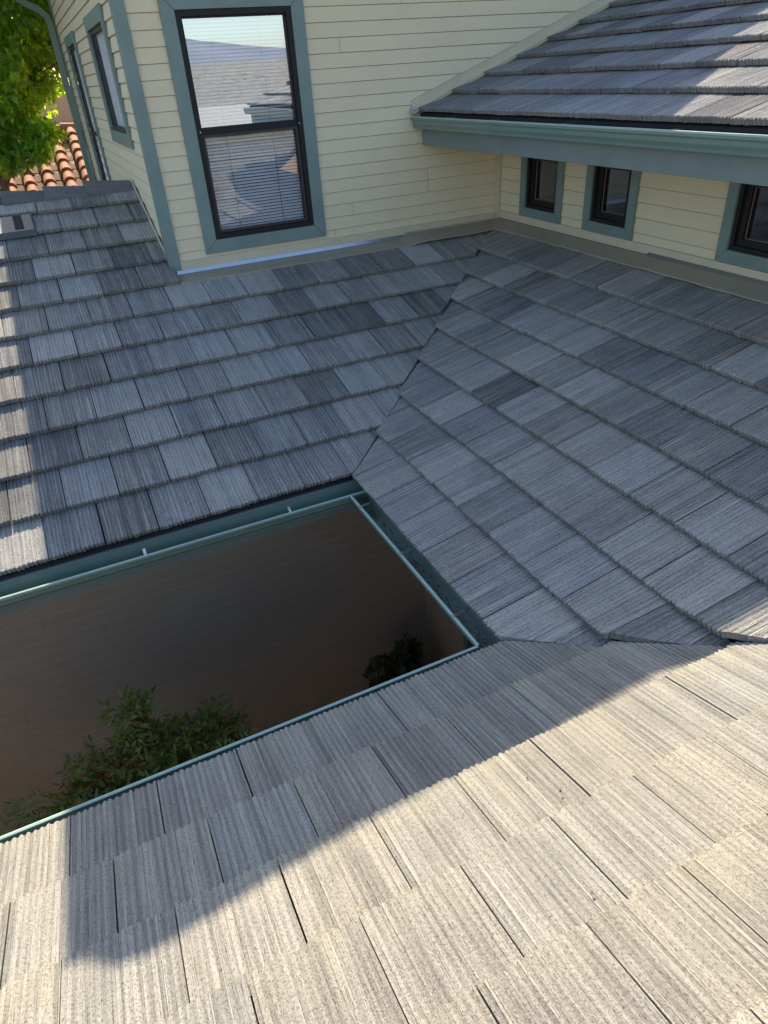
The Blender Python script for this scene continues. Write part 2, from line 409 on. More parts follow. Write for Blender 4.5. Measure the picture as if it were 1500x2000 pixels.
# near roof (C)
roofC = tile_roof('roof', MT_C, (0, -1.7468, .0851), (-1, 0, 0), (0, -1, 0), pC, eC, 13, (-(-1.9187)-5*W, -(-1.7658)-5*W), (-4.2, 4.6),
    [vplane(BCo-.005, -1.7468, BCs, -1, 1)], house, 21, .52, .07, 64, 'sunlit pale tile slope nearest the viewer', jitter=.0022, hue=.35, t=.028, gapw=.0048)
# upper right roof (D)
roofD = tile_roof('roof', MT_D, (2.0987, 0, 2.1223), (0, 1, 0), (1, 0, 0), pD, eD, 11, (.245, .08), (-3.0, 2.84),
    [(Vector((0, 2.835, 0)), Vector((0, 1, 0)))], house, 31, .45, .17, 60, 'upper right tile slope above the gutter', hue=.4)

def slab(name, pts, th, mat, **pr):
    mb = MB(); top = [Vector(p) for p in pts]; bot = [p-Vector((0, 0, th)) for p in top]
    mb.face(top); mb.face(bot[::-1]); n = len(top)
    for i in range(n): mb.face([top[i], top[(i+1) % n], bot[(i+1) % n], bot[i]])
    return mb.build(name, mat, house, **pr)
def zA(y): return .0924+(y-.135)*math.tan(pA)
def zB(x): return .0827+(x-.0748)*math.tan(pB)
def zC(y): return .0851+(-y-1.7468)*math.tan(pC)
def zD(x): return 2.1223+(x-2.0987)*math.tan(pD)
dz = -.062
vy = 2.66
slab('roof_deck', [(-5.2, .16, zA(.16)+dz), (ABo+ABs*.16, .16, zA(.16)+dz), (ABo+ABs*vy, vy, zA(vy)+dz), (-5.2, vy, zA(vy)+dz)], .06, M_UNDER)
slab('roof_deck', [(-5.2, vy, zA(vy)+dz), (XC-.002, vy, zA(vy)+dz), (XC-.002, 4.40, zA(4.4)+dz), (-5.2, 4.40, zA(4.4)+dz)], .06, M_UNDER)
slab('roof_deck', [(.162, .18, zB(.162)+dz), (2.9, (2.9-ABo)/ABs, zB(2.9)+dz), (2.9, -1.7468-(2.9-BCo)/BCs, zB(2.9)+dz), (.162, -1.80, zB(.162)+dz)], .06, M_UNDER)
slab('roof_deck', [(-4.2, -1.775, zC(-1.775)+dz), (.10, -1.775, zC(-1.775)+dz), (4.4, -1.7468-(4.4-BCo)/BCs, zC(-1.7468-(4.4-BCo)/BCs)+dz), (4.4, -6.1, zC(-6.1)+dz), (-4.2, -6.1, zC(-6.1)+dz)], .06, M_UNDER)
slab('roof_deck', [(2.13, -3.0, zD(2.13)+dz), (5.9, -3.0, zD(5.9)+dz), (5.9, 2.86, zD(5.9)+dz), (2.13, 2.86, zD(2.13)+dz)], .06, M_UNDER)
# valley metal under the cut tiles
M_VAL = mat_flat('valley_metal', (.07, .07, .07), .5, .6)
mb = MB()
ax, ay = ABo+ABs*.16, .16; bx_, by_ = ABo+ABs*2.66, 2.66
for sx, sy in ((-.16, 0), (0, -.16)):
    mb.face([(ax, ay, zA(ay)-.05), (bx_, by_, zA(by_)-.05), (bx_+sx, by_+sy, zA(by_)-.05), (ax+sx, ay+sy, zA(ay)-.05)])
mb.build('valley_flashing', M_VAL, house)
# far slopes of ridges (A and C) so the roofs are solid from elsewhere
slab('roof', [(-5.2, 4.40, zA(4.4)-.02), (XC-.002, 4.40, zA(4.4)-.02), (XC-.002, 6.6, zA(4.4)-.85), (-5.2, 6.6, zA(4.4)-.85)], .08, MT_D, label='back slope behind the ridge of the left wing')
slab('roof', [(-4.2, -6.1, zC(-6.1)-.02), (4.4, -6.1, zC(-6.1)-.02), (4.4, -9.5, zC(-6.1)-1.2), (-4.2, -9.5, zC(-6.1)-1.2)], .08, MT_C, label='far side of the near roof behind the viewer')
# ridge caps on A
def ridge_cap(x0, x1, k):
    mb = MB(); h = zA(4.40)+.036; T = .024; a = x0; b = x1; h += .0
    yc = 4.395; s_ = .15; dd = .085
    prof = [(-s_, -dd), (0, 0), (s_*1.1, -dd), (s_*1.1, -dd-T*1.2), (0, -T), (-s_, -dd-T*1.35)]
    mb.prism(prof, a, b, lambda p, t: (t, yc+p[0], h+p[1]-(-.010 if k == 0 else 0)-.046*((t-a)/(b-a))))
    o = mb.build('ridge_cap', M_CAP, roofA, bevel=.003)
    me = o.data; n = len(me.vertices); rr = random.Random(k+5); tn = rr.choice([.2, .45, .7])
    at = me.attributes.new('tint', 'FLOAT_COLOR', 'POINT'); at.data.foreach_set('color', [tn, .4, 0, 1]*n)
    at = me.attributes.new('ridge', 'FLOAT', 'POINT'); at.data.foreach_set('value', [.5]*n)
    uv = me.uv_layers[0]
    for d in uv.data: d.uv = (d.uv[1]*1.0+k, d.uv[0])
    return o
xs = -.47
for k in range(12):
    ridge_cap(xs-.46, xs, k); xs -= .385

# roof vent on A (row 10)
vm = MB()
x0, x1, y0, y1 = -2.02, -1.478, 3.675, 3.965
def vA(x, y, h): return (x, y, zA(y)+h)
ring0 = [(x0, y0), (x1, y0), (x1, y1), (x0, y1)]
ins = .012
vm.face([vA(x, y, .012) for x, y in ring0])
ring1 = [(x0+ins, y0+ins), (x1-ins, y0+ins), (x1-ins, y1-ins), (x0+ins, y1-ins)]
for i in range(4):
    a, b = ring0[i], ring0[(i+1) % 4]; c, d = ring1[(i+1) % 4], ring1[i]
    vm.face([vA(*a, -.03), vA(*b, -.03), vA(*b, .012), vA(*a, .012)])
    vm.face([vA(*a, .012), vA(*b, .012), vA(*c, .020), vA(*d, .020)])
vm.v = vm.v; vm.face([vA(*p, .020) for p in ring1])
vent = vm.build('roof_vent', M_VENT, house, bevel=.004)
om = MB(); om.prism([(-1.648, 3.72), (-1.572, 3.72), (-1.572, 3.945), (-1.648, 3.945)], .004, .0245, lambda p, t: vA(p[0], p[1], t))
om.build('vent_opening', M_UNDER, vent)

# ---------------------------------------------------------------- gutters, fascia, soffit
def gutter(name, fn, a, b, parent=house, label=None, caps=True):
    """fn(d, z, t): d inward from lip, t along"""
    out = [(.0, 0), (.0, -.022), (.010, -.034), (.012, -.058), (.026, -.082), (.030, -.100), (.108, -.100), (.108, .004)]
    inn = [(.105, .004), (.105, -.097), (.032, -.097), (.029, -.081), (.015, -.057), (.013, -.032), (.004, -.018), (.004, -.010)]
    out = [(d*1.27, z) for d, z in out]; inn = [(d*1.27, z) for d, z in inn]
    mb = MB(); mb.prism(out+inn, a, b, lambda p, t: fn(p[0], p[1], t), 0)
    for t in ((a, b) if caps else ()):
        sg = .002 if t == a else -.002
        mb.prism([(.001, -.002), (.001, -.022), (.011, -.034), (.013, -.058), (.027, -.082), (.031, -.099), (.107, -.099), (.107, .0)], t+sg*.5, t+sg*1.5, lambda p, q: fn(p[0], p[1], q), 0)
    pr = {'label': label} if label else {}
    g = mb.build(name, M_GUT, parent, **pr)
    lm = MB(); lm.prism([(-.003, -.008), (-.003, .003), (.004, .005), (.013, .003), (.013, -.004), (.009, -.008)], a, b, lambda p, t: fn(p[0], p[1], t))
    lm.build('gutter_lip', M_LIP, g, bevel=.001)
    return g
gA = gutter('gutter', lambda d, z, t: (t, d, z), -5.1, .136, label='gutter under the left slope', caps=False)
gB = gutter('gutter', lambda d, z, t: (d, t, z), -LY, 0.0, label='gutter with brown debris under the right slope', caps=False)
gC = gutter('gutter', lambda d, z, t: (t, -LY-d, z), -4.1, .0, label='gutter under the near slope', caps=False)
gz = 2.051; gx = 2.035
gD = gutter('gutter', lambda d, z, t: (gx+d*.82, t, gz+z*1.0), -3.05, 2.868, label='gutter along the eave of the upper right roof')
# corner bottom of gutters A/B
cm = MB(); cm.box(.03, .137, -.004, .137, -.102, -.0985); cm.build('gutter_corner', M_GUT, house)
def strap_x(x):   # small bright clip on gutter A
    mb = MB(); mb.prism([(.0, .004), (.012, .010), (.030, .016), (.055, .022), (.055, .019), (.030, .013), (.012, .006), (.0, .0)], x-.008, x+.008, lambda p, t: (t, p[0], p[1]))
    mb.build('hanger', M_WIRE, gA)
for x in (-1.385, -.43, -2.35, -3.3): strap_x(x)
for y in (-.17, -.775, -1.405):
    mb = MB()
    for d in (-.007, .006): mb.tube([(-.002, y+d, .006), (.05, y+d+.006, .004), (.130, y+d+.014, .014)], .0026, seg=6)
    mb.build('hanger', M_WIRE, gB)
for y in (2.2, 1.5, .6, -.4, -1.4):
    mb = MB(); mb.box(gx, gx+.11, y-.006, y+.006, gz+.002, gz+.006); mb.build('hanger', M_WIRE, gD)
# fascias and soffits
def part(name, mat, boxes, bevel=0, parent=house, **pr):
    mb = MB()
    for b in boxes: mb.box(*b)
    return mb.build(name, mat, parent, bevel=bevel, **pr)
part('fascia', M_FASC, [(-5.1, .14, .139, .160, -.215, .02)], .002)
part('fascia', M_FASC, [(.139, .160, -LY-.13, .138, -.213, .02)], .002)
part('fascia', M_FASC, [(-4.1, .138, -LY-.160, -LY-.139, -.215, .02)], .002)
part('fascia', M_FASC, [(2.145, 2.172, -3.0, 2.862, 1.805, 2.06)], .004, label='deep grey green fascia board under the upper eave')
part('soffit', M_FASC, [(-5.1, 1.04, .162, .995, -.20, -.185), (.162, 1.025, -2.2, .160, -.199, -.184), (-4.1, .160, -2.7, -LY-.162, -.20, -.185)])
part('soffit', M_CREAMT, [(2.174, 3.04, -3.0, 2.86, 1.86, 1.875)])

# ---------------------------------------------------------------- siding walls
def siding(name, mat, fn, u0, u1, z0, z1, holes, th=.012, exp=.11, phase=1.048, seed=1, edge=None, jw=.005, parent=house, **pr):
    """fn(u, out, z) -> xyz ; boards lap: bottom edge proud by th"""
    rng = random.Random(seed); mb = MB()
    k0 = math.floor((z0-phase)/exp); k1 = math.ceil((z1-phase)/exp)
    for k in range(k0, k1):
        a = phase+k*exp; b = a+exp
        a0, b0 = max(a, z0), min(b, z1)
        if b0-a0 < .004: continue
        zs = sorted(set([a0, b0]+[h for H in holes for h in H[2:4] if a0 < h < b0]))
        jz = rng.uniform(-.0012, .0012)
        for s0, s1 in zip(zs, zs[1:]):
            mid = (s0+s1)/2; segs = [(u0, u1)]
            for (ha, hb, hz0, hz1) in holes:
                if hz0 < mid < hz1:
                    ns = []
                    for p, q in segs:
                        if hb <= p or ha >= q: ns.append((p, q)); continue
                        if ha > p: ns.append((p, ha))
                        if hb < q: ns.append((hb, q))
                    segs = ns
            for p, q in segs:
                def ou(z): return th*(1-(z-a)/exp)+.001+jz*(1 if z == a else .4)
                du, dv = k*3.7, k*.05
                n = max(1, int((q-p)/.4)); jn = rng.randrange(n) if n > 3 else -1; xs_ = [p+(q-p)*i/n for i in range(n+1)]
                wob = [rng.uniform(-.0012, .0012) if 0 < i < n else 0 for i in range(n+1)]
                for i in range(n):
                    A, B_ = xs_[i], xs_[i+1]-(.0022 if i == jn else 0)
                    jt = jw if s1 == b else 0; s2 = s1-jt
                    mb.face([fn(A, ou(s0)+wob[i], s0), fn(B_, ou(s0)+wob[i+1], s0), fn(B_, ou(s2), s2), fn(A, ou(s2), s2)], 0,
                            [(A+du, s0+dv), (B_+du, s0+dv), (B_+du, s2+dv), (A+du, s2+dv)])
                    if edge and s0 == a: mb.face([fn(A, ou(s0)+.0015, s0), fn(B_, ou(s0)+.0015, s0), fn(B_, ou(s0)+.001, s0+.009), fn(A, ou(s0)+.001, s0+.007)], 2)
                    if jt: mb.face([fn(A, ou(s2), s2), fn(B_, ou(s2), s2), fn(B_, -.003, s1+.001), fn(A, -.003, s1+.001)], 1,
                            [(A+du, s2+dv), (B_+du, s2+dv), (B_+du, s1+dv), (A+du, s1+dv)])
                    if s0 == a:
                        mb.face([fn(A, -.004, s0), fn(B_, -.004, s0), fn(B_, ou(s0)+wob[i+1], s0), fn(A, ou(s0)+wob[i], s0)], 0,
                                [(A+du, s0), (B_+du, s0), (B_+du, s0+.01), (A+du, s0+.01)])
    return mb.build(name, [mat, M_JOINT]+([edge] if edge else []), parent, weld=False, **pr)
# tall-window wall W1 (faces -y)
WX0, WX1, WZ0, WZ1 = -.009, .950, 1.227, 2.926
f1 = lambda u, o, z: (u, YW+.009-o, z)
siding('wall', M_CREAM, f1, XC+.01, 6.0, 1.075, 4.25, [(WX0, WX1, WZ0, WZ1)], seed=4, label='cream wall with the tall window')
# W0 (faces -x), u = y
SW = [(3.72, 5.00, 2.075, 2.93), (6.86, 8.10, .86, 2.93)]
f0 = lambda u, o, z: (XC+.009-o, u, z)
siding('wall', M_CREAM, f0, YW+.01, 9.42, -3.2, 4.25, SW, seed=5, jw=.014, label='side wall receding towards the tree')
# W2 (faces -x)
SM = [(1.887, 2.378, 1.194, 1.70), (.927, 1.392, 1.199, 1.70), (-.76, -.124, 1.205, 1.70)]
f2 = lambda u, o, z: (XW+.009-o, u, z)
siding('wall', M_CREAM, f2, -3.0, YW-.01, 1.085, 1.87, SM, phase=1.065, exp=.117, seed=6, jw=.009, label='low wall with the row of small windows')
# courtyard walls
WYY, WXX = 1.0, 1.03
fA_ = lambda u, o, z: (u, WYY+.006-o, z)
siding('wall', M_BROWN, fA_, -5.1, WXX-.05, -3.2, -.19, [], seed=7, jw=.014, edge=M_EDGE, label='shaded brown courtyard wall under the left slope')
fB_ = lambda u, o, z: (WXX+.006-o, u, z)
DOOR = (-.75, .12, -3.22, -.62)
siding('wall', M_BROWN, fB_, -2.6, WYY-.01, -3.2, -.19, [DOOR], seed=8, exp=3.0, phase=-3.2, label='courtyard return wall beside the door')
part('wall', M_BROWN, [(-4.1, WXX, -2.72, -2.66, -3.2, -.19)], label='courtyard wall below the near slope')
part('wall', M_BROWN, [(-5.16, -5.1, -3.2, 1.06, -3.2, -.0)], label='far left courtyard wall')
part('corner_board', M_BROWN, [(WXX-.055, WXX-.002, WYY-.024, WYY-.002, -3.2, -.2), (WXX-.024, WXX-.003, WYY-.06, WYY-.025, -3.2, -.2)])
dr = part('door', M_DOOR, [(WXX+.03, WXX+.07, DOOR[0]+.02, DOOR[1]-.02, -3.19, -.64)])
part('door_frame', M_FASC, [(WXX-.01, WXX+.05, DOOR[0]-.05, DOOR[0]+.02, -3.2, -.57), (WXX-.01, WXX+.05, DOOR[1]-.02, DOOR[1]+.05, -3.2, -.57), (WXX-.01, WXX+.05, DOOR[0]+.02, DOOR[1]-.02, -.64, -.57)], .003, dr)
mb = MB(); mb.tube([(WXX+.0, -.66, -1.7), (WXX-.04, -.66, -1.7), (WXX-.04, -.56, -1.7)], .01); mb.build('handle', M_WIRE, dr)
# cores
part('wall', M_DARK, [(XC+.16, 6.0, YW+.22, 9.35, -3.2, 4.2)], label='inner core of the upper building')
part('wall', M_DARK, [(XW+.35, 6.0, -3.0, YW+.2, -3.2, 2.1)], label='inner core behind the small windows')
part('wall', M_DARK, [(-5.1, XC+.1, 1.2, 5.9, -3.2, .15)], label='inner core of the left wing')
part('wall', M_BROWN, [(XC+.15, 5.9, 9.36, 9.42, -3.2, 4.25)], label='back wall')
# corner boards and band boards on the upper building
part('corner_board', M_TEAL, [(XC-.022, -.372, YW-.024, YW-.001, 1.0, 4.25)], .003)
part('corner_board', M_TEAL, [(XC-.022, XC-.001, YW+.001, YW+.085, .95, 4.25)], .003)
part('corner_board', M_CREAMT, [(XW-.030, XW-.002, YW-.045, YW-.002, 1.03, 1.87)], .002)
part('base_board', M_CREAMT, [(-.371, XW-.032, YW-.022, YW-.001, 1.005, 1.085)], .002)
part('base_board', M_CREAMT, [(XW-.022, XW-.001, -3.0, YW-.046, 1.040, 1.112)], .002)
# flashings : L-shaped pans
mb = MB()
nseg = 26; rr = random.Random(2)
def pan(mb, pts_a, pts_b, th=.012):
    for i in range(len(pts_a)-1):
        a, b, c, d = pts_a[i], pts_a[i+1], pts_b[i+1], pts_b[i]
        mb.face([a, b, c, d]); t_ = lambda p: (p[0], p[1], p[2]-th)
        mb.face([t_(d), t_(c), t_(b), t_(a)]); mb.face([d, c, t_(c), t_(d)])
pa = []; pb = []
for i in range(nseg+1):
    x = -.44+(3.03+.44)*i/nseg; w_ = .0+ (rr.random()-.5)*.006
    far = 1 if x > 1.95 else 0
    pb.append((x, 2.625-.035*far+.02*(x > 2.7)+w_, .958+.022*far+rr.uniform(-.002, .004))); pa.append((x, YW-.022, .985+.028*far))
pan(mb, pa, pb); mb.build('flashing', M_FLASH, house, weld=False)
mb = MB(); mb.prism([(YW-.024, 1.012), (YW-.040, .984), (YW-.036, .982), (YW-.020, 1.010)], -.42, 1.92, lambda p, t: (t, p[0], p[1]+.002*math.sin(t*7)))
mb.build('flashing_strip', M_SILV, house, label='bare metal strip along the foot of the tall window wall')
part('flashing', M_FLASH, [(1.921, XW-.03, YW-.027, YW-.0225, .99, 1.03)])
mb = MB(); pa = []; pb = []
for i in range(nseg*2+1):
    y = 2.84-(2.84+3.0)*i/(nseg*2); near = 1 if y < .55 else 0
    pb.append((2.862-.012*near+rr.uniform(-.004, .004)-.05*max(0, 1-abs(y-2.75)/.3), y, .982+.006*near+rr.uniform(-.002, .004))); pa.append((XW-.022, y, 1.036+.006*near))
pan(mb, pa, pb); mb.build('flashing', M_FLASH, house, weld=False)
mb = MB(); mb.prism([(XW-.024, 1.062), (XW-.044, 1.040), (XW-.040, 1.038), (XW-.02, 1.058)], -3.0, .62, lambda p, t: (p[0], t, p[1]+.002*math.sin(t*9)))
mb.build('flashing_strip', M_SILV, house, label='bare metal strip below the small windows')
# step flashing on W0 along slope A
mb = MB(); mb.prism([(YW+.02, zA(YW)+.045), (4.36, zA(4.36)+.045), (4.36, zA(4.36)-.05), (YW+.02, zA(YW)-.05)], XC-.016, XC-.012, lambda p, t: (t, p[0], p[1]))
mb.build('flashing', M_CREAMT, house)
# rake flashing of roof D on W1
mb = MB(); x0, x1 = 2.05, 5.6
mb.prism([(x0, zD(x0)-.06), (x0, zD(x0)+.075), (x1, zD(x1)+.075), (x1, zD(x1)-.06)], YW-.014, YW-.010, lambda p, t: (p[0], t, p[1]))
mb.prism([(x0, zD(x0)+.07), (x0, zD(x0)+.078), (x1, zD(x1)+.078), (x1, zD(x1)+.07)], YW-.020, YW-.009, lambda p, t: (p[0], t, p[1]))
mb.prism([(x0, zD(x0)-.03), (x0, zD(x0)-.015), (x1, zD(x1)-.015), (x1, zD(x1)-.03)], 2.83, YW-.015, lambda p, t: (p[0], t, p[1]))
mb.build('flashing', M_CREAMT, house, label='cream rake flashing where the upper roof meets the wall')
mb = MB(); rq = random.Random(9)
for i in range(5): 
    q = (2.045+rq.uniform(-.012, .02), YW-.03+rq.uniform(-.02, .01), 2.085+i*.008)
    mb.box(q[0]-.016, q[0]+.02, q[1]-.016, q[1]+.018, q[2]-.008, q[2]+.008)
mb.build('sealant_patch', M_CONC, house, bevel=.004)

# ---------------------------------------------------------------- upper eave and hip roof (unseen, front edge shaped for the big shadow it casts)
EX, EY, EZ = -1.415, 1.9, 4.156
mb = MB()
bx0, bx1, by0, by1 = EX, 6.9, EY, 10.4; hz = 1.45; rx0, rx1 = EX+4.1, 6.9-4.1+0.0; ry = (by0+by1)/2
lo = EZ-.24
P_ = [(bx0, 1.90), (-1.36, 1.89), (-1.28, 1.80), (-1.2, 1.78), (-1.0, 1.81), (-.57, 1.895), (.9, 2.04), (1.3, 1.95), (1.6, 1.93), (2.3, 1.97), (3.4, 2.2), (bx1, 2.3), (bx1, by1), (bx0, by1)]  # front edge bent and notched to shape the shadow it casts
for i in range(len(P_)):
    a, b = P_[i], P_[(i+1) % len(P_)]; mb.face([(*a, lo), (*b, lo), (*b, EZ), (*a, EZ)])
mb.face([(*p, lo) for p in P_][::-1]); mb.face([(*p, EZ) for p in P_])
P_ = [(bx0+.02, 2.32), (bx1-.02, 2.32), (bx1-.02, by1-.02), (bx0+.02, by1-.02)]
rA, rB = (bx0+4.1, ry, EZ+hz), (bx1-4.1, ry, EZ+hz)
mb.face([(*P_[0], EZ), (*P_[1], EZ), rB, rA]); mb.face([(*P_[2], EZ), (*P_[3], EZ), rA, rB])
mb.face([(*P_[1], EZ), (*P_[2], EZ), rB]); mb.face([(*P_[3], EZ), (*P_[0], EZ), rA])
mb.build('roof', M_FASC, house, weld=False, label='hip roof over the upper storey, above the picture, eave bent to shape its shadow')

# ---------------------------------------------------------------- windows
def trim_ring(fn, u0, u1, z0, z1, w, o0, o1, mat, name, parent, bottom=True, top=True):
    """mitred casing boards; fn(u, out, z)"""
    mb = MB()
    A = [(u0-w, z0-w), (u1+w, z0-w), (u1+w, z1+w), (u0-w, z1+w)]; B = [(u0, z0), (u1, z0), (u1, z1), (u0, z1)]
    g = .0008
    for i in range(4):
        a, b, c, d = A[i], A[(i+1) % 4], B[(i+1) % 4], B[i]
        cx = [(a[0]+b[0]+c[0]+d[0])/4, (a[1]+b[1]+c[1]+d[1])/4]
        q = []
        for p in (a, b, c, d):
            vx, vz = cx[0]-p[0], cx[1]-p[1]; L = math.hypot(vx, vz); q.append((p[0]+vx/L*g*2, p[1]+vz/L*g*2))
        fr = [fn(p[0], o1, p[1]) for p in q]; bk = [fn(p[0], o0, p[1]) for p in q]
        mb.face(fr); mb.face(bk[::-1])
        for j in range(4): mb.face([fr[j], fr[(j+1) % 4], bk[(j+1) % 4], bk[j]])
    return mb.build(name, mat, parent, bevel=.002)
def ring_boxes(fn, u0, u1, z0, z1, w, o0, o1, mb):
    def bx(a, b, c, d):
        p = [fn(u, o, z) for z in (c, d) for o in (o0, o1) for u in (a, b)]
        for q in ((0, 2, 3, 1), (4, 5, 7, 6), (0, 1, 5, 4), (1, 3, 7, 5), (3, 2, 6, 7), (2, 0, 4, 6)): mb.face([p[i] for i in q])
    bx(u0, u0+w, z0, z1); bx(u1-w, u1, z0, z1); bx(u0+w, u1-w, z0, z0+w); bx(u0+w, u1-w, z1-w, z1)
    return bx
def blinds(fn, u0, u1, z0, z1, o, parent, pitch=.0215, tilt=.9, cords=(.25, .75)):
    mb = MB(); n = int((z1-z0)/pitch); hw = .0125
    for i in range(n):
        z = z0+(i+.5)*pitch; c, s_ = math.cos(tilt)*hw, math.sin(tilt)*hw
        p = [fn(u0, o-c, z+s_), fn(u1, o-c, z+s_), fn(u1, o+c, z-s_), fn(u0, o+c, z-s_)]
        mb.face(p)
    b = mb.build('blind', M_BLIND, parent, weld=False)
    for q in cords:
        mb = MB(); u = u0+(u1-u0)*q; mb.tube([fn(u, o+.016, z0), fn(u, o+.016, z1)], .0022, seg=4); mb.build('blind_cord', M_BRZ, parent)
    return b
fn1 = lambda u, o, z: (u, YW-o, z)
w1 = bpy.data.objects.new('window', None); C.objects.link(w1); w1.parent = house; w1['label'] = 'tall two pane window with blinds'
trim_ring(fn1, WX0, WX1, WZ0, WZ1, .112, -.002, .026, M_TEAL, 'trim', w1)
mb = MB(); ring_boxes(fn1, WX0+.0005, WX1-.0005, WZ0+.0005, WZ1-.0005, .042, -.09, .012, mb)
MZ = 2.085
bx = ring_boxes(fn1, WX0+.043, WX1-.043, MZ+.018, WZ1-.043, .012, -.06, -.008, mb)
bx(WX0+.043, WX1-.043, MZ-.022, MZ+.018)
mb.build('frame', M_BLACK, w1, bevel=.0015)
mb = MB(); ring_boxes(fn1, WX0+.046, WX1-.046, WZ0+.046, MZ-.024, .022, -.035, -.004, mb); mb.build('screen_frame', M_BRZ, w1, bevel=.001)
mb = MB(); mb.face([fn1(WX0+.05, -.010, WZ0+.05), fn1(WX1-.05, -.010, WZ0+.05), fn1(WX1-.05, -.010, MZ-.03), fn1(WX0+.05, -.010, MZ-.03)]); mb.build('insect_screen', M_SCREEN, w1)
def pane(fn, u0, u1, z0, z1, o, mat, parent):
    mb = MB(); n = 6
    for i in range(n):
        a, b = u0+(u1-u0)*i/n, u0+(u1-u0)*(i+1)/n
        mb.face([fn(a, o, z0), fn(b, o, z0), fn(b, o, z1), fn(a, o, z1)])
    return mb.build('pane', mat, parent)
pane(fn1, WX0+.05, WX1-.05, MZ+.02, WZ1-.05, -.035, M_GLASS, w1)
pane(fn1, WX0+.05, WX1-.05, WZ0+.05, MZ-.02, -.050, M_GLASSL, w1)
blinds(fn1, WX0+.06, WX1-.06, WZ0+.05, WZ1-.05, -.085, w1, .026, .75)
mb = MB(); 
for u in (WX0+.035, WX1-.035):
    mb = MB(); mb.tube([fn1(u, .010, MZ), fn1(u, .016, MZ)], .006); mb.build('screw', M_WIRE, w1)
# side wall windows
def side_window(h, lab, two=False):
    w = bpy.data.objects.new('window', None); C.objects.link(w); w.parent = house; w['label'] = lab
    fn = lambda u, o, z: (XC-o, u, z)
    trim_ring(fn, *h, .112, -.002, .026, M_TEAL, 'trim', w)
    mb = MB(); bx = ring_boxes(fn, h[0]+.0005, h[1]-.0005, h[2]+.0005, h[3]-.0005, .035, -.12, -.004, mb)
    zm = None
    if two: zm = 1.93; bx(h[0]+.045, h[1]-.045, zm-.02, zm+.02)
    mb.build('frame', M_BRZ, w, bevel=.0015)
    pane(fn, h[0]+.04, h[1]-.04, h[2]+.034, h[3]-.034, -.012, M_GLASS3, w)
    mb = MB(); n = 60; a_, b_ = h[0]+.03, h[1]-.03
    for i in range(n):
        q = [(a_+(b_-a_)*j/n, -.055+.010*math.sin(j*1.15)) for j in (i, i+1)]
        mb.face([fn(*q[0], h[2]), fn(*q[1], h[2]), fn(*q[1], h[3]), fn(*q[0], h[3])])
    mb.build('curtain', M_CURT, w)
side_window(SW[0], 'nearer side window, seen at a slant')
side_window(SW[1], 'farther tall side window by the downspout', True)
# small windows
def small_window(h, lab):
    w = bpy.data.objects.new('window', None); C.objects.link(w); w.parent = house; w['label'] = lab
    fn = lambda u, o, z: (XW-o, u, z)
    trim_ring(fn, *h, .085, -.002, .024, M_TEAL, 'trim', w)
    mb = MB(); ring_boxes(fn, h[0]+.0005, h[1]-.0005, h[2]+.0005, h[3]-.0005, .030, -.10, .004, mb)
    ring_boxes(fn, h[0]+.031, h[1]-.031, h[2]+.031, h[3]-.031, .045, -.075, -.025, mb)
    mb.build('frame', M_BLACK, w, bevel=.0015)
    mb = MB(); ring_boxes(fn, h[0]+.0765, h[1]-.0765, h[2]+.0765, h[3]-.0765, .006, -.055, -.048, mb); mb.build('glazing_bead', M_SPLIT, w)
    pane(fn, h[0]+.08, h[1]-.08, h[2]+.08, h[3]-.08, -.06, M_GLASS2, w)
    mb = MB(); ring_boxes(fn, h[0]+.07, h[1]-.07, h[2]+.07, h[3]-.07, .01, -.34, -.11, mb); mb.build('reveal', M_SPLIT, w)
small_window(SM[0], 'small black window nearest the wall corner')
small_window(SM[1], 'middle small black window')
small_window(SM[2], 'small black window cut by the right edge')
# downspout
mb = MB()
dx_, dy_ = XC-.075, 9.36
pts = [(dx_, dy_, -2.6), (dx_, dy_, 3.28), (dx_-.02, dy_, 3.36), (dx_-.10, dy_, 3.45), (dx_-.25, dy_, 3.52), (-1.36, dy_, 3.95), (-1.36, dy_, 4.18)]
def rect_pipe(mb, pts, a, b):
    P = [Vector(p) for p in pts]; rings = []
    for i, p in enumerate(P):
        d = (P[min(i+1, len(P)-1)]-P[max(i-1, 0)]).normalized(); w = Vector((0, 1, 0)); u = d.cross(w).normalized()
        rings.append([p+u*a+w*b, p+u*a-w*b, p-u*a-w*b, p-u*a+w*b])
    for r, s_ in zip(rings, rings[1:]):
        for k in range(4): mb.face([r[k], r[(k+1) % 4], s_[(k+1) % 4], s_[k]])
rect_pipe(mb, pts, .042, .06)
ds = mb.build('downspout', M_GUT, house, bevel=.004)
part('corner_board', M_TEAL, [(XC-.022, XC-.001, 9.31, 9.42, -3.2, 4.25)])

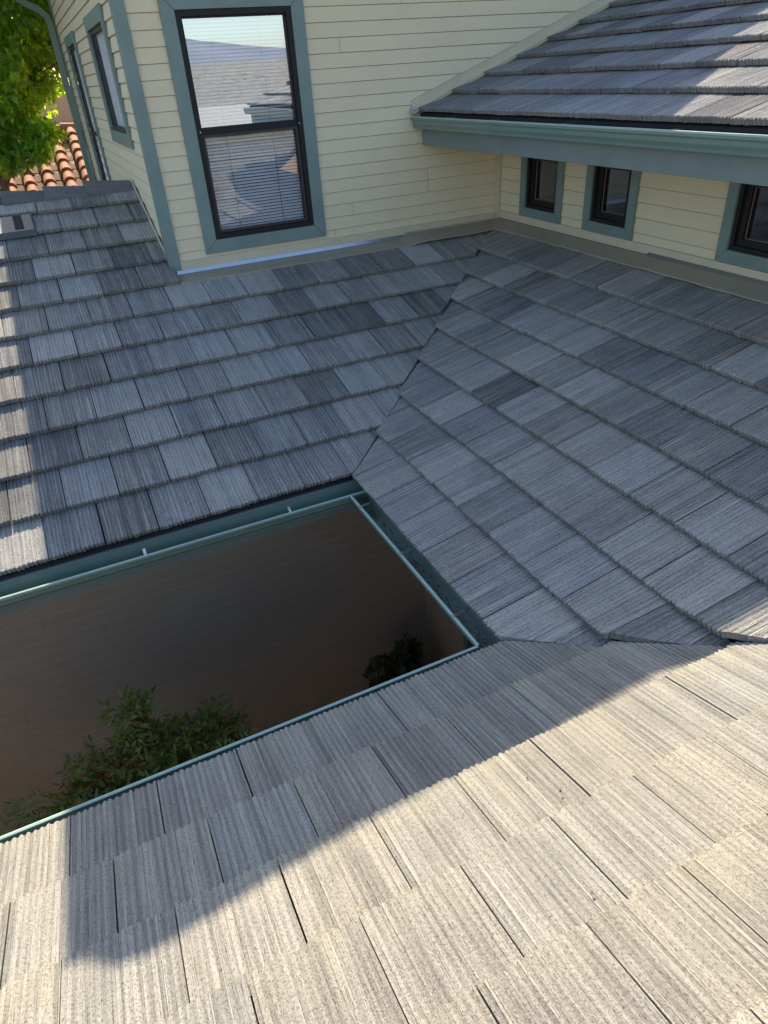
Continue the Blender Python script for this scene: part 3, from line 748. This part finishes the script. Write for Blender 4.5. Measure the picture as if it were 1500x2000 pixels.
# ---------------------------------------------------------------- leaves helpers
def leaf_mesh(name, centers, dirs, size, shape, mat, parent, seed, bend=.15, **props):
    rng = np.random.default_rng(seed); n = len(centers); sh = np.array(shape)   # (k,2) outline in unit, x along, y across
    k = len(sh); d = dirs/np.linalg.norm(dirs, axis=1, keepdims=True)
    r = rng.normal(size=(n, 3)); s = np.cross(d, r); s /= np.linalg.norm(s, axis=1, keepdims=True); nn = np.cross(d, s)
    sz = size*(rng.uniform(.65, 1.25, n))
    P = centers[:, None, :]+sz[:, None, None]*(sh[None, :, 0:1]*d[:, None, :]+sh[None, :, 1:2]*s[:, None, :]-bend*(sh[None, :, 0:1]**2)*nn[:, None, :]+ (np.abs(sh[None, :, 1:2])*.35)*nn[:, None, :])
    me = bpy.data.meshes.new(name); me.vertices.add(n*k); me.vertices.foreach_set('co', P.ravel())
    me.loops.add(n*k); me.loops.foreach_set('vertex_index', np.arange(n*k))
    me.polygons.add(n); me.polygons.foreach_set('loop_start', np.arange(n)*k)
    try: me.polygons.foreach_set('loop_total', np.full(n, k))
    except Exception: pass
    T = np.ones((n, 4)); T[:, 0] = rng.random(n); T[:, 1] = rng.random(n); T[:, 2] = rng.random(n)
    a = me.attributes.new('tint', 'FLOAT_COLOR', 'POINT'); a.data.foreach_set('color', np.repeat(T, k, 0).ravel())
    me.update(calc_edges=True); me.validate()
    return link(name, me, parent, [mat], **props)
LANCE = [(0, 0), (.3, .17), (.65, .13), (1, 0), (.65, -.13), (.3, -.17)]
STAR = [(0, 0), (.15, .22), (.25, .55), (.45, .22), (.7, .38), (.68, .12), (1.05, 0), (.68, -.12), (.7, -.38), (.45, -.22), (.25, -.55), (.15, -.22)]

# ---------------------------------------------------------------- tree beyond the left wing
def make_tree(loc, clusters, label, seed, nper, size, trunk_r=.13, crown_top=5.5, shape=STAR, mat=M_TREE, nm='tree', cat='tree', group=None):
    t = thing(nm, label, cat, loc, group); rng = np.random.default_rng(seed); L = np.array(loc)
    mb = MB(); top = Vector((0, 0, crown_top-2.0)); base = Vector((0, 0, 0))
    pts = [(0.05*math.sin(z*1.3), .05*math.cos(z), z) for z in np.linspace(0, crown_top, 9)]
    mb.tube(pts, trunk_r, trunk_r*.3, 10)
    cs = []
    for (cx, cy, cz, r) in clusters:
        c = Vector((cx, cy, cz))-Vector(loc); z0 = max(.8, min(crown_top-.3, c.z-.6*math.hypot(c.x, c.y)))
        st = Vector((0.05*math.sin(z0*1.3), .05*math.cos(z0), z0)); mid = (st+c)/2+Vector((0, 0, .15))
        mb.tube([st, mid, c], trunk_r*.32, .012, 6); cs.append((c, r))
    mb.build('trunk', M_WOOD, t)
    pos = []; dr_ = []
    for c, r in cs:
        nsub = 22
        sub = rng.normal(size=(nsub, 3)); sub /= np.linalg.norm(sub, axis=1, keepdims=True); sub *= (r*rng.uniform(.45, 1.0, nsub))[:, None]; sub[:, 2] *= .8
        for s_ in sub:
            n = int(nper/nsub*rng.uniform(.6, 1.4)); q = rng.normal(size=(n, 3))*r*.17
            p = np.array(c)+s_+q; pos.append(p); dd = q+s_*.4; dd[:, 2] -= r*.55; dr_.append(dd+rng.normal(size=(n, 3))*.12)
    leaf_mesh('crown', np.concatenate(pos), np.concatenate(dr_), size, shape, mat, t, seed+1)
    return t
rt = random.Random(11)
cl = []
for i in range(62):
    x = rt.uniform(-4.4, .5); y = rt.uniform(10.0, 11.6)
    lowz = 2.2 if x < -1.55 else 2.2+(x+1.55)*.55
    z = lowz+(5.4-lowz)*rt.random()**1.3; cl.append((x, y, z, rt.uniform(.40, .60)))
for i in range(26): cl.append((rt.uniform(-3.6, .6), rt.uniform(11.8, 12.8), rt.uniform(2.6, 5.4), rt.uniform(.45, .65)))
for i in range(10): cl.append((rt.uniform(-1.4, .3), rt.uniform(10.2, 11.2), rt.uniform(3.0, 4.8), .42))
for (x, y, z, r_) in [(-1.0, 10.0, 1.95, .26), (-1.2, 10, 1.75, .26), (-1.45, 10, 1.62, .28), (-1.7, 10, 1.58, .28), (-1.75, 10.1, 1.85, .38), (-1.45, 10.3, 2.0, .34), (-2.1, 10.0, 1.9, .4), (-1.2, 10.4, 2.3, .33), (-.85, 10.6, 2.6, .3), (-1.9, 10.4, 2.5, .5), (-2.4, 10.2, 1.8, .4),
                      (-.55, 10.8, 2.9, .32), (-.9, 10.3, 3.1, .4), (-.5, 10.6, 3.5, .4), (-1.3, 10.1, 2.8, .4), (-1.6, 10.0, 2.25, .35)]: cl.append((x, y, z, r_))
make_tree((-1.85, 10.9, -3.2), cl, 'large green broadleaf tree with sun shining through its leaves beyond the left roof', 5, 420, .10, .12, 7.2)
cl = [(rt.uniform(-9.5, -4.8), rt.uniform(12.5, 16), rt.uniform(.5, 5.0), rt.uniform(.6, .95)) for i in range(46)]
make_tree((-7, 14, -3.2), cl, 'second green tree farther left, reflected in the side window', 9, 420, .15, .16, 6.5)

# ---------------------------------------------------------------- neighbouring house with terracotta roof
nb = thing('neighbour_house', 'neighbouring house with orange barrel tile roof seen below the tree', 'house', (0, 12, -3.2))
def nbpart(mb, name, mat, **k):
    o = mb.build(name, mat, nb, **k); o.matrix_parent_inverse = Matrix.Translation((0, -12, 3.2)); return o
mb = MB(); rx_, ry_, rz_ = -.2, 13.4, 1.74; pt = .36; Sx = np.array([0, -math.cos(pt), -math.sin(pt)]); Nx = np.array([0, -math.sin(pt), math.cos(pt)])
rg = random.Random(3); pit_ = .34; rl = .36
for ci in range(-20, 9):
    xc = rx_+ci*pit_+.1
    for ri in range(0, 12):
        for kind in (0, 1):
            x_ = xc+(pit_/2 if kind else 0); r0_, r1_ = (.088, .112) if not kind else (.10, .115); seg = 8
            s0, s1 = ri*rl-.04, (ri+1)*rl+rg.uniform(-.01, .02); jit = rg.uniform(-.008, .008)
            ringsA = []
            for s_, rr_, up in ((s0, r0_, .0), (s1, r1_, .02)):
                ring = []
                for j in range(seg+1):
                    a = math.pi*j/seg; hx = math.cos(a)*rr_; hn = math.sin(a)*rr_*(1 if not kind else -.55)
                    P0 = np.array([x_+jit+hx, ry_, rz_])+Sx*s_+Nx*(hn+up+(0.03 if not kind else -.015))
                    ring.append(tuple(P0))
                ringsA.append(ring)
            for j in range(seg): mb.face([ringsA[0][j], ringsA[0][j+1], ringsA[1][j+1], ringsA[1][j]], kind)
            if not kind: mb.face(ringsA[1])
nbpart(mb, 'roof', [M_TERRA, M_TERRA2], weld=False)
mb = MB()
for i in range(26):
    xa = 3.0-i*.4; mb.tube([(xa+.03, ry_, rz_+.03), (xa-.4, ry_, rz_+.045)], .11, .13, 10)
nbpart(mb, 'ridge_tiles', M_TERRA)
mb = MB(); mb.box(-7, 2.9, 9.9, 16.5, -3.2, .28); mb.face([(-7, 13.4, 1.7), (3, 13.4, 1.7), (3, 16.9, .4), (-7, 16.9, .4)]); mb.face([(-7, 13.4, 1.68), (3, 13.4, 1.68), (3, 9.8, .30), (-7, 9.8, .30)])
nbpart(mb, 'wall', M_STUC)
b2 = thing('shed', 'tan stucco building with a white roof edge glimpsed under the tree', 'building', (1, 24, -3.2))
def b2part(mb, name, mat):
    o = mb.build(name, mat, b2); o.matrix_parent_inverse = Matrix.Translation((-1, -24, 3.2)); return o
mb = MB(); mb.box(-3.0, 3.4, 24, 28, -3.2, 2.6); b2part(mb, 'wall', M_STUC)
mb = MB(); mb.box(-3.2, 3.5, 22.6, 23.9, 1.16, 1.34); b2part(mb, 'roof_edge', M_WHITE)

# ---------------------------------------------------------------- courtyard plants
def shrub(loc, blobs, label, seed, n, size, mat, nm='shrub', stems=14, shape=LANCE, cat='shrub', spread=.25):
    t = thing(nm, label, cat, loc); rng = np.random.default_rng(seed); rr = random.Random(seed); mb = MB(); pos = []; dd = []
    for (bx_, by_, bz_, r) in blobs:
        c = np.array([bx_, by_, bz_])-np.array(loc)
        for s_ in range(max(2, stems//len(blobs))):
            e_ = c+rng.normal(size=3)*r*.5
            b_ = np.array([rr.uniform(-spread, spread), rr.uniform(-spread, spread), 0]); m_ = (b_+e_)/2+np.array([0, 0, .1])
            mb.tube([tuple(b_), tuple(m_), tuple(e_)], .009, .004, 5)
        nl = int(n*r)
        for q in range(nl):      # pinnate sprays: a short rachis with paired leaflets
            o_ = rng.normal(size=3); o_ /= np.linalg.norm(o_); o_ *= r*rng.uniform(.35, 1.05)
            a = c+o_; d = o_/r+np.array([0, 0, -.1])+rng.normal(size=3)*.45; d /= np.linalg.norm(d)
            sdir = np.cross(d, rng.normal(size=3)); sdir /= np.linalg.norm(sdir)
            for j in range(4):
                p = a+d*j*size*.55
                for sg in (-1, 1): pos.append(p); dd.append(d*.7+sdir*sg)
            pos.append(a+d*4*size*.5); dd.append(d)
    mb.build('stem', M_STEM, t, weld=False)
    leaf_mesh('foliage', np.array(pos), np.array(dd), size, shape, mat, t, seed+3)
    return t
shrub((-1.75, -.35, -3.2), [(-1.55, -.35, -1.42, .24), (-1.8, -.35, -1.45, .24), (-2.05, -.45, -1.65, .24), (-1.35, -.4, -1.6, .24), (-2.25, -.6, -1.65, .24), (-1.7, -.6, -1.55, .33), (-2.0, -.8, -1.6, .3), (-1.45, -.65, -1.6, .28), (-1.78, -.22, -1.05, .10), (-1.28, -.3, -1.35, .13), (-2.3, -.45, -1.6, .24), (-2.1, -.35, -1.42, .2), (-2.4, -.6, -1.8, .22)],
      'dense courtyard shrub with small pointed leaves, a few of them red', 41, 620, .062, M_NAND, stems=30)
# ferny plant at the far left
t = thing('fern', 'spiky fern like plant at the left edge of the dark courtyard', 'plant', (-2.68, -.78, -3.2)); pos = []; dd = []; rng = np.random.default_rng(77); mb = MB()
mb.tube([(0, 0, 0), (.03, 0, 1.0), (0, 0, 1.95)], .04, .03, 7)
for i in range(34):
    az = rng.uniform(0, 2*math.pi); Lf = rng.uniform(.35, .6); up = rng.uniform(.1, .7)
    prev = None; c0 = np.array([0, 0, rng.uniform(1.55, 2.0)])
    for j in range(15):
        s_ = j/14*Lf; p = c0+np.array([math.cos(az)*s_, math.sin(az)*s_, up*s_-1.1*s_*s_])
        if prev is not None:
            d = p-prev; d /= np.linalg.norm(d); side = np.cross(d, [0, 0, 1]); side /= np.linalg.norm(side)
            for sg in (-1, 1): pos.append(p); dd.append(side*sg+d*.6)
        prev = p
mb.build('stem', M_STEM, t); leaf_mesh('fronds', np.array(pos), np.array(dd), .11, [(0, 0), (.3, .06), (1, 0), (.3, -.06)], M_FERN, t, 78)
# potted plant near the courtyard corner
pp = thing('potted_plant', 'leafy plant in a reddish pot against the shaded courtyard wall', 'plant', (.42, .42, -3.2))
def lathe(prof, seg=24):
    mb = MB()
    for (r0, z0), (r1, z1) in zip(prof, prof[1:]):
        for k in range(seg):
            a, b = 2*math.pi*k/seg, 2*math.pi*(k+1)/seg
            mb.face([(r0*math.cos(a), r0*math.sin(a), z0), (r0*math.cos(b), r0*math.sin(b), z0), (r1*math.cos(b), r1*math.sin(b), z1), (r1*math.cos(a), r1*math.sin(a), z1)])
    return mb
mb = lathe([(.0, 0), (.14, 0), (.17, .06), (.21, .25), (.235, .38), (.255, .39), (.255, .43), (.225, .43), (.21, .36), (0, .35)])
mb.build('pot', M_POT, pp, smooth=True)
pos = []; dd = []
for c, r in (((-.12, .05, .66), .17), ((.0, -.05, .72), .15), ((.20, .1, .74), .12), ((.05, -.1, .55), .2), ((-.2, -.05, .52), .12)):
    q = rng.normal(size=(150, 3)); q /= np.linalg.norm(q, axis=1, keepdims=True); q *= r*rng.uniform(.4, 1.1, (150, 1)); pos.append(np.array(c)+q); dd.append(q+rng.normal(size=(150, 3))*.08)
leaf_mesh('foliage', np.concatenate(pos), np.concatenate(dd), .075, [(0, 0), (.25, .3), (.7, .28), (1, 0), (.7, -.28), (.25, -.3)], M_POTL, pp, 91)
mb = MB()
for i in range(7): mb.tube([(rng.uniform(-.05, .05), rng.uniform(-.05, .05), .35), (rng.uniform(-.2, .2), rng.uniform(-.1, .1), .68)], .008, .004, 5)
mb.build('stem', M_STEM, pp)

pp.scale = (.95, .95, 1.25)
# ---------------------------------------------------------------- small litter on the roofs
def flake(label, cat, name, p, size, mat, nrm, seed, thick=.002, lump=False, group=None):
    rr = random.Random(seed); n = 7; mb = MB(); N_ = Vector(nrm).normalized(); u = N_.orthogonal().normalized(); v = N_.cross(u)
    a0 = rr.random()*6; ring = []
    for i in range(n):
        a = a0+2*math.pi*i/n; r = size*rr.uniform(.6, 1.1)*(1 if i % 2 else .75)
        ring.append(u*math.cos(a)*r+v*math.sin(a)*r*.75)
    hs = [rr.uniform(.0, .35)*size for _ in ring]
    top = [q+N_*(thick+h*(.6 if not lump else .9)) for q, h in zip(ring, hs)]; bot = [q*(1.0 if not lump else .8)+N_*(h*.6 if not lump else 0) for q, h in zip(ring, hs)]
    ct = N_*(thick+size*(.1 if not lump else .9))
    for i in range(n):
        j = (i+1) % n; mb.face([top[i], top[j], ct]); mb.face([bot[j], bot[i], N_*.0]); mb.face([bot[i], bot[j], top[j], top[i]])
    o = mb.build(name, mat); o.location = Vector(p)+N_*(.002); o['label'] = label; o['category'] = cat
    if group: o['group'] = group
    return o
nB = (-math.sin(pB), 0, math.cos(pB)); nC = (0, math.sin(pC), math.cos(pC)); nA = (0, -math.sin(pA), math.cos(pA))
flake('curled yellow leaf lying just right of the middle of the valley', 'leaf', 'fallen_leaf', (.929, .792, .360), .016, M_LEAFY, nB, 1)
flake('small red leaf lying on the right tile slope', 'leaf', 'fallen_leaf', (1.375, -.179, .508), .014, M_LEAFR, nB, 2)
flake('tiny tan leaf at the far right of the right tile slope', 'leaf', 'fallen_leaf', (1.638, -1.433, .590), .009, M_LEAFY, nB, 3)
flake('dark round pebble in the sunlit part of the near slope', 'pebble', 'pebble', (-.347, -2.71, .415), .007, M_PEB, nC, 4, lump=True)
flake('small dark crumb beside the shadow edge on the near slope', 'pebble', 'pebble', (-.395, -2.594, .373), .005, M_PEB, nC, 5, lump=True)
flake('short brown twig bit low on the sunlit near slope', 'debris', 'twig', (-.52, -3.056, .532), .008, M_DEB, nC, 6)
flake('ochre leaf scrap left of centre on the sunlit near slope', 'leaf', 'fallen_leaf', (-1.097, -2.757, .428), .009, M_LEAFY, nC, 7)
flake('pale mortar chip at the lower valley between two tile ends', 'mortar chip', 'mortar_chip', (.44, -2.060, .215), .028, M_CONC, nC, 8, .006, group=None)
# loose debris lying in gutter B
rr = random.Random(13); mb = MB()
for i in range(620):
    y = -LY+.06+abs(rr.gauss(0, .0))+rr.random()**1.0*1.45; d = .05+rr.random()*.075
    if rr.random() < .35: y = rr.choice([-.85, -1.0, -1.15, -1.55, -.78])+rr.gauss(0, .05)
    y = max(-LY+.03, min(-.02, y)); s_ = rr.uniform(.002, .008); a = rr.random()*3
    c, q = math.cos(a)*s_, math.sin(a)*s_*.6; z = -.0955
    mb.face([(d+c, y+q, z), (d-q, y+c, z+s_*.5), (d-c, y-q, z+s_*.2), (d+q, y-c, z+s_*.7)])
for i in range(60):
    y = -.03-rr.random()*.17; d = .02+rr.random()*.08; s_ = rr.uniform(.004, .014); z = -.09+rr.random()*.05
    mb.face([(d+s_, y, z), (d, y+s_, z+s_*.4), (d-s_, y, z), (d, y-s_*.6, z+s_*.6)])
o = mb.build('gutter_debris', M_DEB, None, weld=False); o['label'] = 'brown crumbs and dead leaves lying in the gutter'; o['category'] = 'debris'; o['kind'] = 'stuff'

# ---------------------------------------------------------------- ground, hills and mountain (seen reflected in the tall window)
def sheet(name, mat, fz, x0, x1, y0, y1, nx, ny, **pr):
    xs_ = np.linspace(x0, x1, nx); ys = np.linspace(y0, y1, ny); X, Y = np.meshgrid(xs_, ys); Zz = fz(X, Y)
    v = np.stack([X.ravel(), Y.ravel(), Zz.ravel()], 1).tolist(); f = [(j*nx+i, j*nx+i+1, (j+1)*nx+i+1, (j+1)*nx+i) for j in range(ny-1) for i in range(nx-1)]
    me = bpy.data.meshes.new(name); me.from_pydata(v, [], f); return link(name, me, None, [mat], True, **pr)
sheet('ground', M_SOIL, lambda X, Y: X*0-3.2, -6000, 6000, -7000, 6000, 9, 9, kind='structure')
_t = NT('dry_hillside'); _o = objof(_t); _n = _t.noise(_o, .45, 4, .7); _m = _t.noise(_o, .08, 3, .6)
_c = _t.mix(_m, (.24, .215, .185), (.36, .325, .28)); _c = _t.mix(_t.math('MULTIPLY', _t.math('SUBTRACT', _n, .54), 12, True), _c, (.05, .075, .03)); _t.prin(_c, .95); M_HILL = _t.m
M_MTN = mat_flat('hazy_mountain', (.20, .22, .27), .95, 0, .3, .004, .25)  # blue-grey rock colour with distance haze painted in
def nz2(X, Y, s, seed):
    r = np.random.default_rng(seed); o = 0
    for i in range(6):
        a = r.uniform(0, 6.28); f = s*1.8**i; o = o+np.sin((X*math.cos(a)+Y*math.sin(a))*f+r.uniform(0, 6.28))/1.7**i
    return o/3
sheet('hills', M_HILL, lambda X, Y: -3.2+np.clip((-Y-60)/260, 0, 1)**1.3*(9.0+2.5*nz2(X, Y, .02, 3)+np.clip(X+40, -60, 160)*.02), -500, 600, -330, -40, 60, 40, kind='structure')
sheet('mountain', M_MTN, lambda X, Y: -3+np.exp(-((Y+2400)/420)**2)*(np.maximum(0, 165*np.exp(-((X-80)/420)**2)+ 60*np.exp(-((X+500)/380)**2)+60+16*nz2(X, Y, .008, 5))), -2200, 2200, -3300, -1500, 90, 50, kind='structure')

# grey roofed houses behind the viewer, seen only in the tall window's reflection
M_GREYROOF = mat_flat('grey_roof', (.36, .35, .34), .9, 0, .3, 8, .2)
for i, (x, y, w, d, h, lab) in enumerate([(-7, -24, 9, 7, 1.9, 'nearest grey roofed house reflected at the left of the tall window'), (6, -27, 10, 7, 2.0, 'grey roofed house reflected in the middle of the tall window'),
        (19, -33, 9, 8, 1.8, 'grey roofed house reflected at the right of the tall window'), (-20, -40, 10, 8, 2.2, 'tan walled house far down the slope, reflected at the left'), (2, -52, 12, 8, 2.6, 'tan walled house far down the slope, reflected in the middle')]):
    hb = thing('distant_house', lab, 'house', (x, y, -3.2), 'houses reflected in the tall window')
    mb = MB(); mb.box(-w/2, w/2, -d/2, d/2, 0, h+2.7-1.6); mb.build('wall', M_STUC, hb)
    mb = MB(); e0, e1 = h+2.7-1.6, h+2.7; q = [(-w/2-.5, -d/2-.5), (w/2+.5, -d/2-.5), (w/2+.5, d/2+.5), (-w/2-.5, d/2+.5)]; r0, r1 = (-w/2+2.5, 0, e1), (w/2-2.5, 0, e1)
    mb.face([(*q[0], e0), (*q[1], e0), r1, r0]); mb.face([(*q[2], e0), (*q[3], e0), r0, r1]); mb.face([(*q[1], e0), (*q[2], e0), r1]); mb.face([(*q[3], e0), (*q[0], e0), r0]); mb.face([(*p, e0) for p in q][::-1])
    mb.build('roof', M_GREYROOF, hb)
